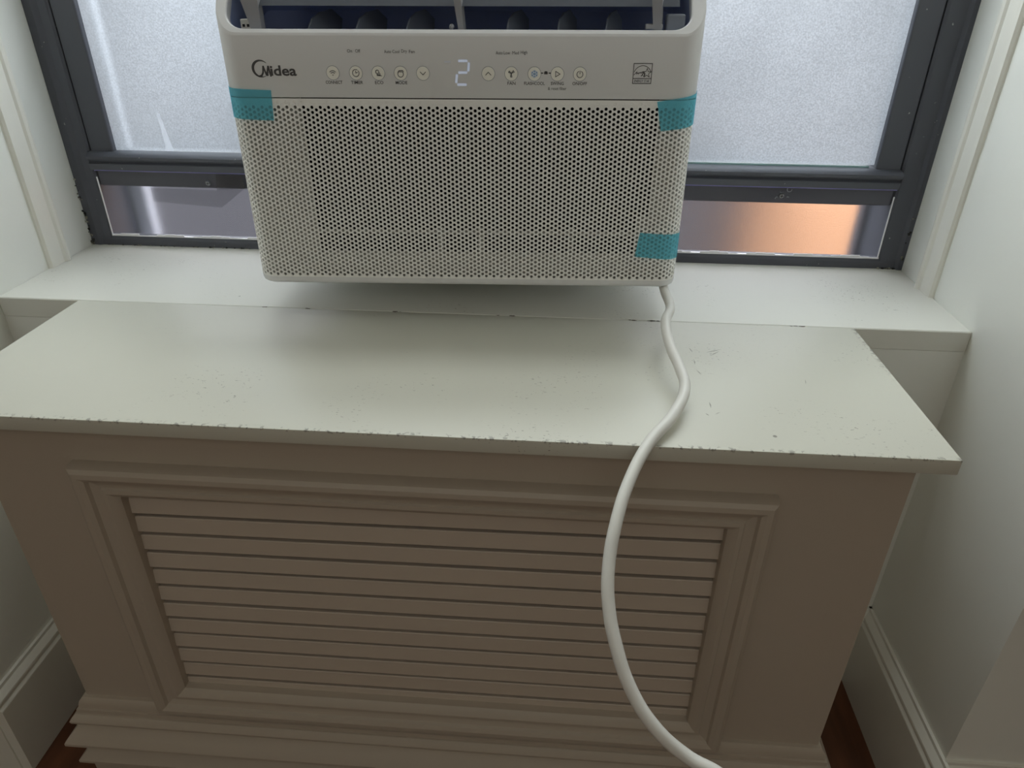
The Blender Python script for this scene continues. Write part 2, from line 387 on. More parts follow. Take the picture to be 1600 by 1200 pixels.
def screw(px, pz, parent):
    bm = bmesh.new()
    bmesh.ops.create_cone(bm, cap_ends=True, segments=16, radius1=.0036, radius2=.0026, depth=.0022, matrix=Matrix.Translation((px, .4757, pz)) @ Matrix.Rotation(R(90), 4, 'X'))
    s = wpart('screw', bm, M['screw'], None, parent)
    bm = bmesh.new(); box(bm, px - .0022, px + .0022, .4743, .4747, pz - .0004, pz + .0004); box(bm, px - .0004, px + .0004, .4743, .4747, pz - .0022, pz + .0022)
    o = obj('screw_slot', bm, M['groove'], parent)
    return s
screw(.0915, .6945, pl_); screw(.9005, .6975, pr_)
# curled swarf by the right screw
bm = bmesh.new()
for (cx, cz, rr, a0, a1) in ((.9095, .7065, .0032, 150, 380), (.8995, .7040, .0022, 200, 360), (.909, .6945, .002, 40, 160), (.8945, .694, .002, 60, 220)):
    pts = [Vector((cx + rr * math.cos(R(a)), .4757, cz + rr * math.sin(R(a)))) for a in range(a0, a1, 20)]
    for p, q in zip(pts, pts[1:]):
        d = (q - p); mid = (p + q) / 2
        bmesh.ops.create_cone(bm, segments=5, cap_ends=True, radius1=.0004, radius2=.0004, depth=d.length, matrix=Matrix.Translation(mid) @ d.to_track_quat('Z', 'Y').to_matrix().to_4x4())
wpart('plastic_swarf', bm, M['screw'], 'curled plastic shavings', pr_)
# loose flap of clear plastic at the left panel
bm = bmesh.new()
fv = [bm.verts.new(c) for c in ((.005, .4742, .6665), (.106, .4742, .660), (.145, .4742, .6885), (.146, .4742, .7075), (.106, .4742, .7075), (.104, .4742, .685), (.005, .4742, .686))]
bm.faces.new((fv[0], fv[1], fv[5], fv[6])); bm.faces.new((fv[1], fv[2], fv[3], fv[4], fv[5]))
bmesh.ops.solidify(bm, geom=bm.faces[:], thickness=.0003)
wpart('plastic_flap', bm, M['flap'], 'loose clear plastic flap', pl_)
# dirty ragged caulk in the frame corners
def caulk(name, pts, rad):
    bm = bmesh.new()
    for c in pts:
        s = rad * random.uniform(.5, 1.25)
        bmesh.ops.create_icosphere(bm, subdivisions=1, radius=s, matrix=Matrix.Translation(c))
    o = wpart(name, bm, M['dirt'], 'dirty crumbling caulk'); o['kind'] = 'stuff'
caulk('corner_caulk', [(XR - random.uniform(.000, .005), YW - random.uniform(-.001, .004), ZT + .001 + (random.random() ** 2) * .08) for _ in range(70)] +
      [(XR - .034 * random.random(), YW - .0005, ZT + .0006) for _ in range(26)], .0019)
caulk('corner_caulk', [(XL + random.uniform(.000, .004), YW - random.uniform(-.001, .003), ZT + .001 + (random.random() ** 2) * .10) for _ in range(60)] +
      [(XL + .25 * random.random(), YW - .0003, ZT + .0004) for _ in range(40)], .0015)

# ------------------------------------------------------------------ radiator cover
rc = empty('radiator_cover', (.48, .15, 0), 'off-white wooden radiator cover with worn top board and slatted front grille', 'radiator cover')
def rpart(name, bm, mt, label=None, parent=None, smooth=None):
    o = obj(name, bm, mt, parent or rc, smooth=smooth)
    if label: o['label'] = label
    return o
tb = bmesh.new(); box(tb, 0, .95, 0, YB - .0014, ZT - .0155, ZT, .0012, 2)
top = rpart('top_board', tb, M['top'], 'scuffed glossy top board', smooth=40)
PX0, PX1, PY = .0306, .929, .0228
HX0, HX1, HZ0, HZ1 = .158, .7855, .185, .4975
bm = bmesh.new()     # face frame: one board cut out for the grille
o4 = [(PX0, 0), (PX1, 0), (PX1, ZT - .0155), (PX0, ZT - .0155)]; i4 = [(HX0, HZ0), (HX1, HZ0), (HX1, HZ1), (HX0, HZ1)]
layers = []
for y in (PY, PY + .018):
    layers.append(([bm.verts.new((x, y, z)) for x, z in o4], [bm.verts.new((x, y, z)) for x, z in i4]))
for k in range(4):
    j = (k + 1) % 4
    for (o_, i_) in layers: bm.faces.new((o_[k], o_[j], i_[j], i_[k]))
    bm.faces.new((layers[0][0][k], layers[0][0][j], layers[1][0][j], layers[1][0][k]))
    bm.faces.new((layers[0][1][k], layers[0][1][j], layers[1][1][j], layers[1][1][k]))
bmesh.ops.recalc_face_normals(bm, faces=bm.faces)
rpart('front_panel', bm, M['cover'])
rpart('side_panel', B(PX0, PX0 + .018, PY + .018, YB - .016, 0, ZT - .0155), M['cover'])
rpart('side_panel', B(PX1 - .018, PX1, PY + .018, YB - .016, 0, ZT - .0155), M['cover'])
# casing moulding around the grille, mitred
prof = [(0, 0), (.0, .010), (.0015, .0145), (.0055, .0175), (.011, .0178), (.0155, .0155), (.0175, .0115), (.022, .0095), (.0265, .0092), (.0278, .0118), (.032, .0122), (.0365, .0098), (.0405, .005), (.0412, -.004), (.0412, -.012)]
CX0, CX1, CZ0, CZ1 = .1275, .8125, .1605, .5355
def casing(side):
    bm = bmesh.new(); ra, rb = [], []
    for d, h in prof:
        x0, x1, z0, z1 = CX0 + d, CX1 - d, CZ0 + d, CZ1 - d; y = PY - h
        a, b = {'top': ((x0, y, z1), (x1, y, z1)), 'bottom': ((x0, y, z0), (x1, y, z0)), 'left': ((x0, y, z0), (x0, y, z1)), 'right': ((x1, y, z0), (x1, y, z1))}[side]
        ra.append(bm.verts.new(a)); rb.append(bm.verts.new(b))
    for i in range(len(prof) - 1): bm.faces.new((ra[i], ra[i + 1], rb[i + 1], rb[i]))
    bmesh.ops.recalc_face_normals(bm, faces=bm.faces)
    if sum(f.normal.y * f.calc_area() for f in bm.faces) > 0: bmesh.ops.reverse_faces(bm, faces=bm.faces[:])
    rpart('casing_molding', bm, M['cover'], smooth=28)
for s in ('top', 'bottom', 'left', 'right'): casing(s)
# slats: twelve separate boards
sm = bmesh.new(); box(sm, -.312, .312, -.004, .004, -.0098, .0098, .0009, 1)
sme = bpy.data.meshes.new('slat'); sm.to_mesh(sme); sm.free(); sme.materials.append(M['slat'])
for k in range(12):
    zg = .4667 - .0254 * k
    o = link(bpy.data.objects.new('slat', sme), rc)
    o.location = Vector((.4715, PY + .0075 + random.uniform(-.0006, .0006), zg + .0030 + .0098)) - Vector(rc.location)
    o.rotation_euler = (R(-5 + random.uniform(-1, 1)), -((.0062 - .0004 * k) / .62), 0)
# stepped base mouldings returning along both sides
def base(name, pr):
    bm = bmesh.new(); rings = []
    for p, z in pr:
        rings.append([bm.verts.new(c) for c in ((PX0 - p, YB - .018, z), (PX0 - p, PY - p, z), (PX1 + p, PY - p, z), (PX1 + p, YB - .018, z))])
    for a, b in zip(rings, rings[1:]):
        for i in range(3): bm.faces.new((a[i], a[i + 1], b[i + 1], b[i]))
    bmesh.ops.recalc_face_normals(bm, faces=bm.faces)
    if sum(f.normal.y * f.calc_area() for f in bm.faces) > 0: bmesh.ops.reverse_faces(bm, faces=bm.faces[:])
    rpart(name, bm, M['cover'], smooth=25)
base('base_molding', [(0, .1685), (.004, .1675), (.0075, .163), (.009, .1565), (.0092, .153), (.0115, .1525), (.0118, .1465), (.0138, .146), (.0178, .142), (.0198, .138), (.0190, .134), (.0158, .1315), (.014, .1285)])
base('base_molding', [(.014, .1285), (.0165, .124), (.022, .1175), (.0275, .111), (.0298, .107), (.0298, .103), (.0275, .1005), (.0175, .099), (.0135, .097), (.013, .088)])
base('base_molding', [(.013, .088), (.0138, .084), (.0175, .0765), (.0228, .0705), (.0255, .067), (.0255, .063), (.022, .061), (.016, .060)])
base('plinth', [(.016, .060), (.016, 0)])
# paint chips and open joint between top board and sill
for (cx, wd, k) in ((.243, .010, 1), (.405, .010, 2), (.538, .022, 3), (.705, .036, 5), (.885, .02, 3), (.295, .004, 1)):
    bm = bmesh.new()
    for q in range(k * 2):
        xx = cx + random.uniform(-wd, wd) * .5; rr = random.uniform(.0008, .0022)
        vs2 = [bm.verts.new((xx + rr * 1.7 * math.cos(a) * random.uniform(.6, 1.2), YB - .0015 - .0012 * random.random() + rr * .6 * math.sin(a), ZT + .00025)) for a in [i * math.pi / 4 for i in range(8)]]
        bm.faces.new(vs2)
    o = rpart('paint_chip', bm, M['chip'], 'bare wood showing through', top)

for (ax, ay), (bx, by) in [((0.7645, 0.1863), (0.7835, 0.1957)), ((0.7681, 0.179), (0.7798, 0.1907)), ((0.7486, 0.1684), (0.7482, 0.1566)), ((0.7478, 0.1452), (0.7513, 0.1344)), ((0.7501, 0.0806), (0.7499, 0.0687)), ((0.7515, 0.0574), (0.7577, 0.0625)), ((0.7429, 0.059), (0.7457, 0.0547)), ((0.8559, 0.1338), (0.8535, 0.123)), ((0.7744, 0.172), (0.7759, 0.1692)), ((0.7474, 0.1973), (0.7498, 0.1851))]:
    d = Vector((bx - ax, by - ay)); nrm = Vector((-d.y, d.x)).normalized() * random.uniform(.00025, .0005)
    bm = bmesh.new(); m_ = ((ax + bx) / 2 + nrm.x, (ay + by) / 2 + nrm.y)
    bm.faces.new([bm.verts.new((x, y, ZT + .0002)) for x, y in ((ax, ay), (m_[0] + nrm.x, m_[1] + nrm.y), (bx, by), (m_[0] - 2 * nrm.x, m_[1] - 2 * nrm.y))])
    rpart('scratch', bm, M['scratch'], None, top)

# ------------------------------------------------------------------ window air conditioner
ac = empty('air_conditioner', (.4931, .2501, .6419), 'white window air conditioner with perforated front grille, button panel and open top louver', 'air conditioner', keep=False)
ac.rotation_euler = (0, R(-.316), R(2.473))
HW, RC, ZS, ZF, ZTOP, DEP, GD = .2435, .022, .2030, .2618, .342, .195, .050
TA = 1.25; CA, SA = 1 / math.hypot(1, TA), TA / math.hypot(1, TA)
def apart(name, bm, mt, parent=None, label=None, smooth=None):
    o = obj(name, bm, mt, parent or ac, off=(0, 0, 0), smooth=smooth)
    if label: o['label'] = label
    return o
LSIDE = GD - RC; LARC = math.pi / 2 * RC; LFRONT = 2 * (HW - RC)
UTOT = 2 * LSIDE + 2 * LARC + LFRONT
def path(u, off=0.0, r=RC):
    """front skin in plan: from the left side round the corner, across the front, to the right side. off > 0 is outward"""
    if u < LSIDE: x, y, nx, ny = -HW, GD - u, -1, 0
    elif u < LSIDE + LARC:
        a = (u - LSIDE) / RC; nx, ny = -math.cos(a), -math.sin(a); x, y = -HW + RC + RC * nx, RC + RC * ny
    elif u < LSIDE + LARC + LFRONT: x, y, nx, ny = -HW + RC + (u - LSIDE - LARC), 0, 0, -1
    elif u < LSIDE + 2 * LARC + LFRONT:
        a = (u - LSIDE - LARC - LFRONT) / RC; nx, ny = math.sin(a), -math.cos(a); x, y = HW - RC + RC * nx, RC + RC * ny
    else: x, y, nx, ny = HW, RC + (u - LSIDE - 2 * LARC - LFRONT), 1, 0
    return (x + nx * off, y + ny * off)
def u_of_x(x): return LSIDE + LARC + (x + HW - RC)
def wall_strip(bm, us, z0, z1, off=0.0):
    lo = [bm.verts.new((*path(u, off), z0(u) if callable(z0) else z0)) for u in us]
    hi = [bm.verts.new((*path(u, off), z1(u) if callable(z1) else z1)) for u in us]
    for i in range(len(us) - 1): bm.faces.new((lo[i], lo[i + 1], hi[i + 1], hi[i]))
def frange(a, b, n_): return [a + (b - a) * i / n_ for i in range(n_ + 1)]
def corner_us(a=0.0, b=None):
    b = UTOT if b is None else b
    s = sorted({a, b, *frange(LSIDE, LSIDE + LARC, 12), LSIDE + LARC + LFRONT, *frange(LSIDE + LARC + LFRONT, UTOT - LSIDE, 12), LSIDE / 2, UTOT - LSIDE / 2})
    return [u for u in s if a <= u <= b]
# control panel: smooth band above the grille, its top cut by the slanted outlet
bm = bmesh.new(); US = corner_us()
ztop = lambda u: min(ZF + TA * path(u)[1], ZTOP)
zb = ZS + .0008
lo0 = [bm.verts.new((*path(u, -.0025), zb)) for u in US]
lo1 = [bm.verts.new((*path(u, -.0003), zb)) for u in US]
lo2 = [bm.verts.new((*path(u), zb + .0004)) for u in US]
hi1 = [bm.verts.new((*path(u), ztop(u) - .0014)) for u in US]
hi2 = [bm.verts.new((*path(u, -.0004), ztop(u) - .0002)) for u in US]
hi3 = [bm.verts.new((*path(u, -.0014), min(ZF + TA * path(u, -.0014)[1], ZTOP))) for u in US]
for a, b in zip((lo0, lo1, lo2, hi1, hi2), (lo1, lo2, hi1, hi2, hi3)):
    for i in range(len(US) - 1): bm.faces.new((a[i], a[i + 1], b[i + 1], b[i]))
panel = apart('control_panel', bm, M['plastic'], smooth=40)
# housing: sides behind the grille, back, top, slanted outlet rim, bottom tray
bm = bmesh.new()
for s in (-1, 1):
    q = [bm.verts.new(c) for c in ((s * HW, GD, .004), (s * HW, DEP, .004), (s * HW, DEP, ZTOP), (s * HW, (ZTOP - ZF) / TA, ZTOP), (s * HW, GD, ZF + TA * GD))]
    bm.faces.new(q if s > 0 else q[::-1])
bm.faces.new([bm.verts.new(c) for c in ((HW, DEP, .004), (-HW, DEP, .004), (-HW, DEP, ZTOP), (HW, DEP, ZTOP))])
YT = (ZTOP - ZF) / TA; LT = YT / CA
bm.faces.new([bm.verts.new(c) for c in ((-HW, YT, ZTOP), (HW, YT, ZTOP), (HW, DEP, ZTOP), (-HW, DEP, ZTOP))])
# slanted rim: outer cut outline to rounded opening (x, t) in the slanted plane
K = 10
def slant(x, t_, d=0.0): return (x, t_ * CA + d * SA, ZF + t_ * SA - d * CA)
outer, inner = [], []
IX0, IX1, IT0, IT1, IR = -.2330, .2300, .0058, .094, .019
for i in range(K + 1):
    a = R(180 + 90 * i / K)
    outer.append(slant(-HW + RC + (RC - .0014) * math.cos(a), max(0, (RC + (RC - .0014) * math.sin(a)) / CA)))
    inner.append((IX0 + IR + IR * math.cos(a), IT0 + IR + IR * math.sin(a)))
for i in range(K + 1):
    a = R(270 + 90 * i / K)
    outer.append(slant(HW - RC + (RC - .0014) * math.cos(a), max(0, (RC + (RC - .0014) * math.sin(a)) / CA)))
    inner.append((IX1 - IR + IR * math.cos(a), IT0 + IR + IR * math.sin(a)))
for i in range(K + 1): outer.append(slant(HW - .0014 * (1 - i / K), LT)); a = R(0 + 90 * i / K); inner.append((IX1 - .008 + .008 * math.cos(a), IT1 - .008 + .008 * math.sin(a)))
for i in range(K + 1): outer.append(slant(-HW + .0014 * (i / K), LT)); a = R(90 + 90 * i / K); inner.append((IX0 + .008 + .008 * math.cos(a), IT1 - .008 + .008 * math.sin(a)))
vo = [bm.verts.new(c) for c in outer]
vi0 = [bm.verts.new(slant(x, t_, 0)) for x, t_ in inner]
cxm = (IX0 + IX1) / 2; ctm = (IT0 + IT1) / 2
def shrink(x, t_, k): return (x + (cxm - x) * k / abs(cxm - IX0), t_ + (ctm - t_) * k / abs(ctm - IT0))
vi1 = [bm.verts.new(slant(*shrink(x, t_, .0010), .0010)) for x, t_ in inner]
vi2 = [bm.verts.new(slant(*shrink(x, t_, .0012), .010)) for x, t_ in inner]
nn = len(vo)
for i in range(nn):
    j = (i + 1) % nn
    for a, b in ((vo, vi0), (vi0, vi1), (vi1, vi2)):
        try: bm.faces.new((a[i], a[j], b[j], b[i]))
        except ValueError: pass
bmesh.ops.remove_doubles(bm, verts=bm.verts, dist=1e-6)
housing = apart('housing', bm, M['plastic'], smooth=35)
# bottom tray with soft front edge
bm = bmesh.new(); rows = []
for off, z in ((-.004, .0085), (0.0, .0085), (0, .0045), (-.0008, .002), (-.0025, .0006), (-.0055, 0)):
    rows.append([bm.verts.new((*path(u, off), z)) for u in US] )
for a, b in zip(rows, rows[1:]):
    for i in range(len(US) - 1): bm.faces.new((a[i], b[i], b[i + 1], a[i + 1]))
tail = [bm.verts.new((HW - .004, DEP, 0)), bm.verts.new((-HW + .004, DEP, 0))]
bm.faces.new(rows[-1] + tail)
apart('bottom_tray', bm, M['plastic'], smooth=40)
# perforated grille: hexagonal cells, each with a real round hole
def build_grille():
    p = .0050; dx = p * math.sqrt(3) / 2; hr = .00178; hs = p / math.sqrt(3)
    z0g, z1g = .0085, ZS - .0016
    ncol = int(round(UTOT / dx)); du = UTOT / ncol
    nrow = 38
    zfirst = .0092
    V, F = [], []
    dirs = [(math.cos(R(30 * k)), math.sin(R(30 * k))) for k in range(12)]
    hexr = []
    for k in range(12):
        a = 30 * k      # corners at 0, 60, ... (pointy along u); flats at 30, 90, ...
        if k % 2 == 0: hexr.append((hs * du / dx, 0) if False else (hs * math.cos(R(a)), hs * math.sin(R(a))))
        else: rr = hs * math.cos(R(30)); hexr.append((rr * math.cos(R(a)), rr * math.sin(R(a))))
    for c in range(ncol + 1):
        uc = c * du
        for rrow in range(-1, nrow + 2):
            zc = zfirst + rrow * p + (p / 2 if c % 2 else 0)
            if zc + p / 2 <= z0g or zc - p / 2 >= z1g: continue
            open_ = zc - hr > z0g + .0006 and zc + hr < z1g - .0034
            dent = (not open_) and zc - hr > z0g - .0006 and zc + hr < z1g - .0004
            b0 = len(V)
            for hx, hz in hexr:
                u = min(max(uc + hx * du / dx, 0), UTOT); z = min(max(zc + hz, z0g), z1g)
                x, y = path(u); V.append((x, y, z))
            if not open_ and not dent:
                F.append(tuple(range(b0, b0 + 12))); continue
            for dep in (0.0, .0003, .0014 if open_ else .0006):
                rad = hr * (1.0 if dep == 0 else .93)
                for cx_, sz_ in dirs:
                    u = min(max(uc + rad * cx_, 0), UTOT); z = min(max(zc + rad * sz_, z0g), z1g)
                    x, y = path(u, -dep); V.append((x, y, z))
            for k in range(12):
                j = (k + 1) % 12
                for l in range(3):
                    F.append((b0 + 12 * l + k, b0 + 12 * l + j, b0 + 12 * (l + 1) + j, b0 + 12 * (l + 1) + k))
            if dent: F.append(tuple(range(b0 + 36, b0 + 48)))
    # plain band between the holes and the seam
    for i in range(len(US) - 1):
        b0 = len(V)
        for u, z in ((US[i], z1g), (US[i + 1], z1g), (US[i + 1], ZS - .0002), (US[i], ZS - .0002)): V.append((*path(u), z))
        F.append((b0, b0 + 1, b0 + 2, b0 + 3))
    me = bpy.data.meshes.new('grille'); me.from_pydata(V, [], F); me.update()
    return mesh_obj('grille', me, M['grille'], ac)
gr_ = build_grille(); gr_['label'] = 'perforated grille'
# what sits behind the holes
bm = bmesh.new(); wall_strip(bm, [u for u in US if LSIDE + LARC <= u <= LSIDE + LARC + LFRONT] , .004, ZS, -.016)
apart('air_filter', bm, M['filter'])
bm = bmesh.new()
def ix(a, b): return [u for u in sorted({u_of_x(a) if a > -HW + RC else 0, u_of_x(b) if b < HW - RC else UTOT, *US}) if (u_of_x(a) if a > -HW + RC else 0) <= u <= (u_of_x(b) if b < HW - RC else UTOT)]
wall_strip(bm, ix(-HW, -.166), .004, ZS, -.0070)                 # left end of the chassis
wall_strip(bm, ix(.204, HW), .082, ZS, -.0070)
wall_strip(bm, ix(.192, HW), .004, .082, -.0070)
wall_strip(bm, ix(-.166, .192), .0600, .0640, -.0050)            # cross rib
wall_strip(bm, ix(-.166, .192), .004, .0375, -.0095)             # lower lip
for xr in (-.030, .0145, .118): wall_strip(bm, ix(xr, xr + .006), .0375, .068, -.0050)
wall_strip(bm, ix(.118, .124), .0375, .060, -.0050)
apart('inner_chassis', bm, M['backing'])
# outlet duct, vanes, louver with its arms
bm = bmesh.new()
d0 = [bm.verts.new(slant(*shrink(x, t_, .0013), .0098)) for x, t_ in inner]
d1 = [bm.verts.new(slant(*shrink(x, t_, .0040), .085)) for x, t_ in inner]
for i in range(nn): bm.faces.new((d0[i], d0[(i + 1) % nn], d1[(i + 1) % nn], d1[i]))
bm.faces.new(d1)
apart('outlet_duct', bm, M['duct'])
def vane(x):
    bm = bmesh.new()
    pr_ = [(.004, .013), (.016, .0135), (.030, .017), (.044, .026), (.058, .040), (.058, .055), (.004, .055)]     # (t, depth): curved leading edge
    fr = [bm.verts.new(slant(x - .0016 + .5 * (d - .014), a, d)) for a, d in pr_]; bk = [bm.verts.new(slant(x + .5 * (d - .014), a, d)) for a, d in pr_]
    bm.faces.new(fr); bm.faces.new(bk[::-1])
    for i in range(len(pr_)): j = (i + 1) % len(pr_); bm.faces.new((fr[i], bk[i], bk[j], fr[j]))
    bmesh.ops.recalc_face_normals(bm, faces=bm.faces)
    o = apart('vane', bm, M['vane'])
for x in (-.152, -.1035, -.0525, .0485, .0995, .1475): vane(x)
# louver flap: curved blade swung open above the outlet
bm = bmesh.new(); pf = []
for i in range(13):
    a = i / 12; pf.append((.010 + .052 * a, .2865 + .060 * a + .006 * math.sin(math.pi * a)))
cl = [(y + .010, z + .0005) for y, z in pf]
lp = [(y - .0035, z + .0005) for y, z in pf]
prof2 = [(y + .006, z) for y, z in pf] + [(y + .0105, z + .0022) for y, z in pf][::-1]
fl = extrude_profile(prof2, 'x', -.214, .2165)
louver = apart('louver', fl, M['flapgrey'], smooth=40, label='grey open louver blade')
def arm(x, w0, w1, foot=False):
    bm = bmesh.new()
    a_ = [(x - w0, .014, .300), (x + w0, .014, .300), (x + w1 + .004, .0165, .262), (x - w1 + .004, .0165, .262)]
    f_ = [bm.verts.new(c) for c in a_]; b_ = [bm.verts.new((c[0] + .002, c[1] + .006, c[2])) for c in a_]
    bm.faces.new(f_); bm.faces.new(b_[::-1])
    for i in range(4): j = (i + 1) % 4; bm.faces.new((f_[i], b_[i], b_[j], f_[j]))
    if foot: box(bm, x - .008, x + .009, .016, .022, .2665, .2715, .0008, 1)
    bmesh.ops.recalc_face_normals(bm, faces=bm.faces)
    apart('louver_arm', bm, M['arm'] , louver)
arm(-.208, .0095, .0050); arm(-.0020, .0040, .0025); arm(.1930, .0055, .0038, True)
bm = bmesh.new(); bmesh.ops.create_uvsphere(bm, u_segments=12, v_segments=8, radius=.0026, matrix=Matrix.Translation((-.0075, .016, .2685)))
apart('pivot_pin', bm, M['arm'], louver)
bm = bmesh.new(); box(bm, -.2205, -.2085, .018, .028, .2640, .2745, .0008, 1)
clip = apart('latch_clip', bm, M['backing'])
bm = bmesh.new()
for dx_ in (-.0022, .0022): box(bm, -.2150 + dx_ - .0012, -.2150 + dx_ + .0012, .0174, .0182, .2675, .2700)
apart('clip_hole', bm, M['groove'], clip)
bm = bmesh.new(); box(bm, .2055, .2240, .018, .030, .258, .2800, .002, 2)
apart('end_block', bm, M['vane'], None, 'grey inner end block')
# bridge through the window and the outdoor half
bm = bmesh.new(); box(bm, -.205, .205, DEP, .285, -.0265, .058, .004, 1); apart('bridge', bm, M['plastic'])
bm = bmesh.new(); box(bm, -.240, .240, .285, .50, -.020, .345, .012, 2); apart('outdoor_unit', bm, M['steel'], None, 'grey outdoor half')

# print on the control panel -------------------------------------------------
YP = -.00025
def text(s, cx, cz, w_, h_, mt, parent, name='printed_label', bold=0.0, y=YP):
    cu = bpy.data.curves.new('txt', 'FONT'); cu.body = s; cu.size = 1.0; cu.offset = bold; cu.resolution_u = 3
    ob = bpy.data.objects.new('txt', cu); COL.objects.link(ob)
    dg = bpy.context.evaluated_depsgraph_get(); me = bpy.data.meshes.new_from_object(ob.evaluated_get(dg))
    bpy.data.objects.remove(ob); bpy.data.curves.remove(cu)
    xs = [v_.co.x for v_ in me.vertices]; ys = [v_.co.y for v_ in me.vertices]
    x0, x1, y0, y1 = min(xs), max(xs), min(ys), max(ys)
    for v_ in me.vertices:
        v_.co = ((v_.co.x - x0) / (x1 - x0) * w_ - w_ / 2 + cx, y, (v_.co.y - y0) / (y1 - y0) * h_ - h_ / 2 + cz)
    me.materials.clear(); me.name = name
    return mesh_obj(name, me, mt, parent)
def strokes(lines, wd, cx, cz, y):
    bm = bmesh.new()
    for ln in lines:
        for (ax, az), (bx, bz) in zip(ln, ln[1:]):
            d = Vector((bx - ax, bz - az)); l_ = d.length
            if l_ < 1e-7: continue
            n_ = Vector((-d.y, d.x)) / l_ * wd / 2; e_ = d / l_ * wd * .35
            q = [(ax - e_.x + n_.x, az - e_.y + n_.y), (bx + e_.x + n_.x, bz + e_.y + n_.y), (bx + e_.x - n_.x, bz + e_.y - n_.y), (ax - e_.x - n_.x, az - e_.y - n_.y)]
            bm.faces.new([bm.verts.new((cx + a, y, cz + b)) for a, b in q][::-1])
    return bm
def arc(cx, cz, r_, a0, a1, n_=14): return [(cx + r_ * math.cos(R(a0 + (a1 - a0) * i / n_)), cz + r_ * math.sin(R(a0 + (a1 - a0) * i / n_))) for i in range(n_ + 1)]
# maker's mark: open swoosh ring whose stroke swells, running into the M
bm = bmesh.new(); n_ = 40; ox, oz = -.2010, .2308; prev = None
for i in range(n_ + 1):
    a = R(38 + 300 * i / n_); k = i / n_
    wd = .0004 + .0022 * math.sin(math.pi * min(1, k * 1.15)) ** 1.0
    ro, ri = .0088, .0088 - wd
    cur = (bm.verts.new((ox + ro * math.cos(a), YP, oz + ro * .94 * math.sin(a))), bm.verts.new((ox + ri * math.cos(a) , YP, oz + ri * .94 * math.sin(a))))
    if prev: bm.faces.new((prev[0], prev[1], cur[1], cur[0]))
    prev = cur
logo = apart('logo', bm, M['ink2'], panel, 'dark grey maker logo')
mk = strokes([[(-.0058, -.0052), (-.0032, -.0046), (-.0014, -.0018), (-.0004, .0040)], [(-.0004, .0040), (.0016, -.0030), (.0032, -.0040)], [(.0022, -.0040), (.0046, .0040), (.0062, -.0048)]], .0017, -.1975, .2288, YP)
apart('logo_letter', mk, M['ink2'], panel)
text('idea', -.1780, .2290, .0265, .0098, M['ink2'], panel, 'logo_letters', .024)
# buttons
BT = [(-.1278, 'CONNECT', .0170, 'wifi'), (-.1044, 'TIMER', .0122, 'clock'), (-.0818, 'ECO', .0085, 'eco'), (-.0591, 'MODE', .0118, 'mode'), (-.0365, None, 0, 'down'),
      (.0293, None, 0, 'up'), (.0524, 'FAN', .0080, 'fan'), (.0756, 'FLASHCOOL', .0208, 'snow'), (.0986, 'SWING', .0130, 'swing'), (.1211, 'ON/OFF', .0146, 'power')]
BZ = .2272
def icon(kind):
    if kind == 'wifi': return [arc(0, -.0022, .0042, 45, 135), arc(0, -.0022, .0026, 45, 135), [(-.0004, -.0020), (.0004, -.0020)]]
    if kind == 'clock': return [arc(0, 0, .0033, 60, 400, 20), [(0, .0020), (0, 0), (.0018, .0006)]]
    if kind == 'eco': return [arc(-.0008, .0012, .0017, 0, 360), [(-.0014, -.0014), (.0012, -.0016), (.0032, -.0026)], [(-.0012, -.0022), (.0026, -.0024)], [(.0008, .0008), (.0020, -.0010)]]
    if kind == 'mode': return [arc(0, -.0008, .0028, 140, 400, 16), [(-.0026, .0010), (-.0014, .0024), (.0022, .0026), (.0030, .0014)], [(-.0014, .0014), (.0018, .0014)]]
    if kind == 'down': return [[(-.0027, .0013), (0, -.0014), (.0027, .0013)]]
    if kind == 'up': return [[(-.0027, -.0013), (0, .0014), (.0027, -.0013)]]
    if kind == 'fan': return [[(0, .0004), (-.0028, .0014), (-.0020, .0026), (0, .0004)], [(0, .0004), (.0020, .0030), (.0030, .0016), (0, .0004)], [(0, .0004), (-.0008, -.0028), (.0007, -.0030), (0, .0004)]]
    if kind == 'snow':
        o = []
        for k in range(6):
            c, s = math.cos(R(60 * k + 30)), math.sin(R(60 * k + 30)); o.append([(0, 0), (.0034 * c, .0034 * s)])
            for sg in (-1, 1): o.append([(.0020 * c, .0020 * s), (.0030 * math.cos(R(60 * k + 30 + sg * 22)), .0030 * math.sin(R(60 * k + 30 + sg * 22)))])
        return o
    if kind == 'swing': return [[(-.0018, .0026), (-.0018, -.0026), (.0026, 0), (-.0018, .0026)]]
    return [arc(0, -.0002, .0030, 115, 425, 20), [(0, .0030), (0, .0002)]]
for bx, lab, lw, ic in BT:
    bm = bmesh.new(); M4 = Matrix.Translation((bx, -.0003, BZ)) @ Matrix.Rotation(R(90), 4, 'X')
    bmesh.ops.create_circle(bm, cap_ends=True, segments=40, radius=.0064, matrix=M4)
    bmesh.ops.solidify(bm, geom=bm.faces[:], thickness=.0004)
    btn = apart('button', bm, M['button'], panel)
    bm = bmesh.new(); pv = None
    for i in range(41):
        a = 2 * math.pi * i / 40; cur = [bm.verts.new((bx + r_ * math.cos(a), -.0002, BZ + r_ * math.sin(a))) for r_ in (.0064, .0068)]
        if pv: bm.faces.new((pv[0], cur[0], cur[1], pv[1]))
        pv = cur
    apart('button_ring', bm, M['vane'], btn)
    apart('button_icon', strokes(icon(ic), .00062, bx, BZ, -.00075), M['cool'] if ic == 'snow' else M['ink'], btn)
    if lab: text(lab, bx + .0002, BZ - .0088, lw, .0030, M['ink'], panel, bold=.006)
text('& reset filter', .0988, BZ - .0135, .0186, .0029, M['ink'], panel)
text('On', -.1086, .2474, .0050, .0030, M['ink'], panel); text('Off', -.1004, .2474, .0050, .0031, M['ink'], panel)
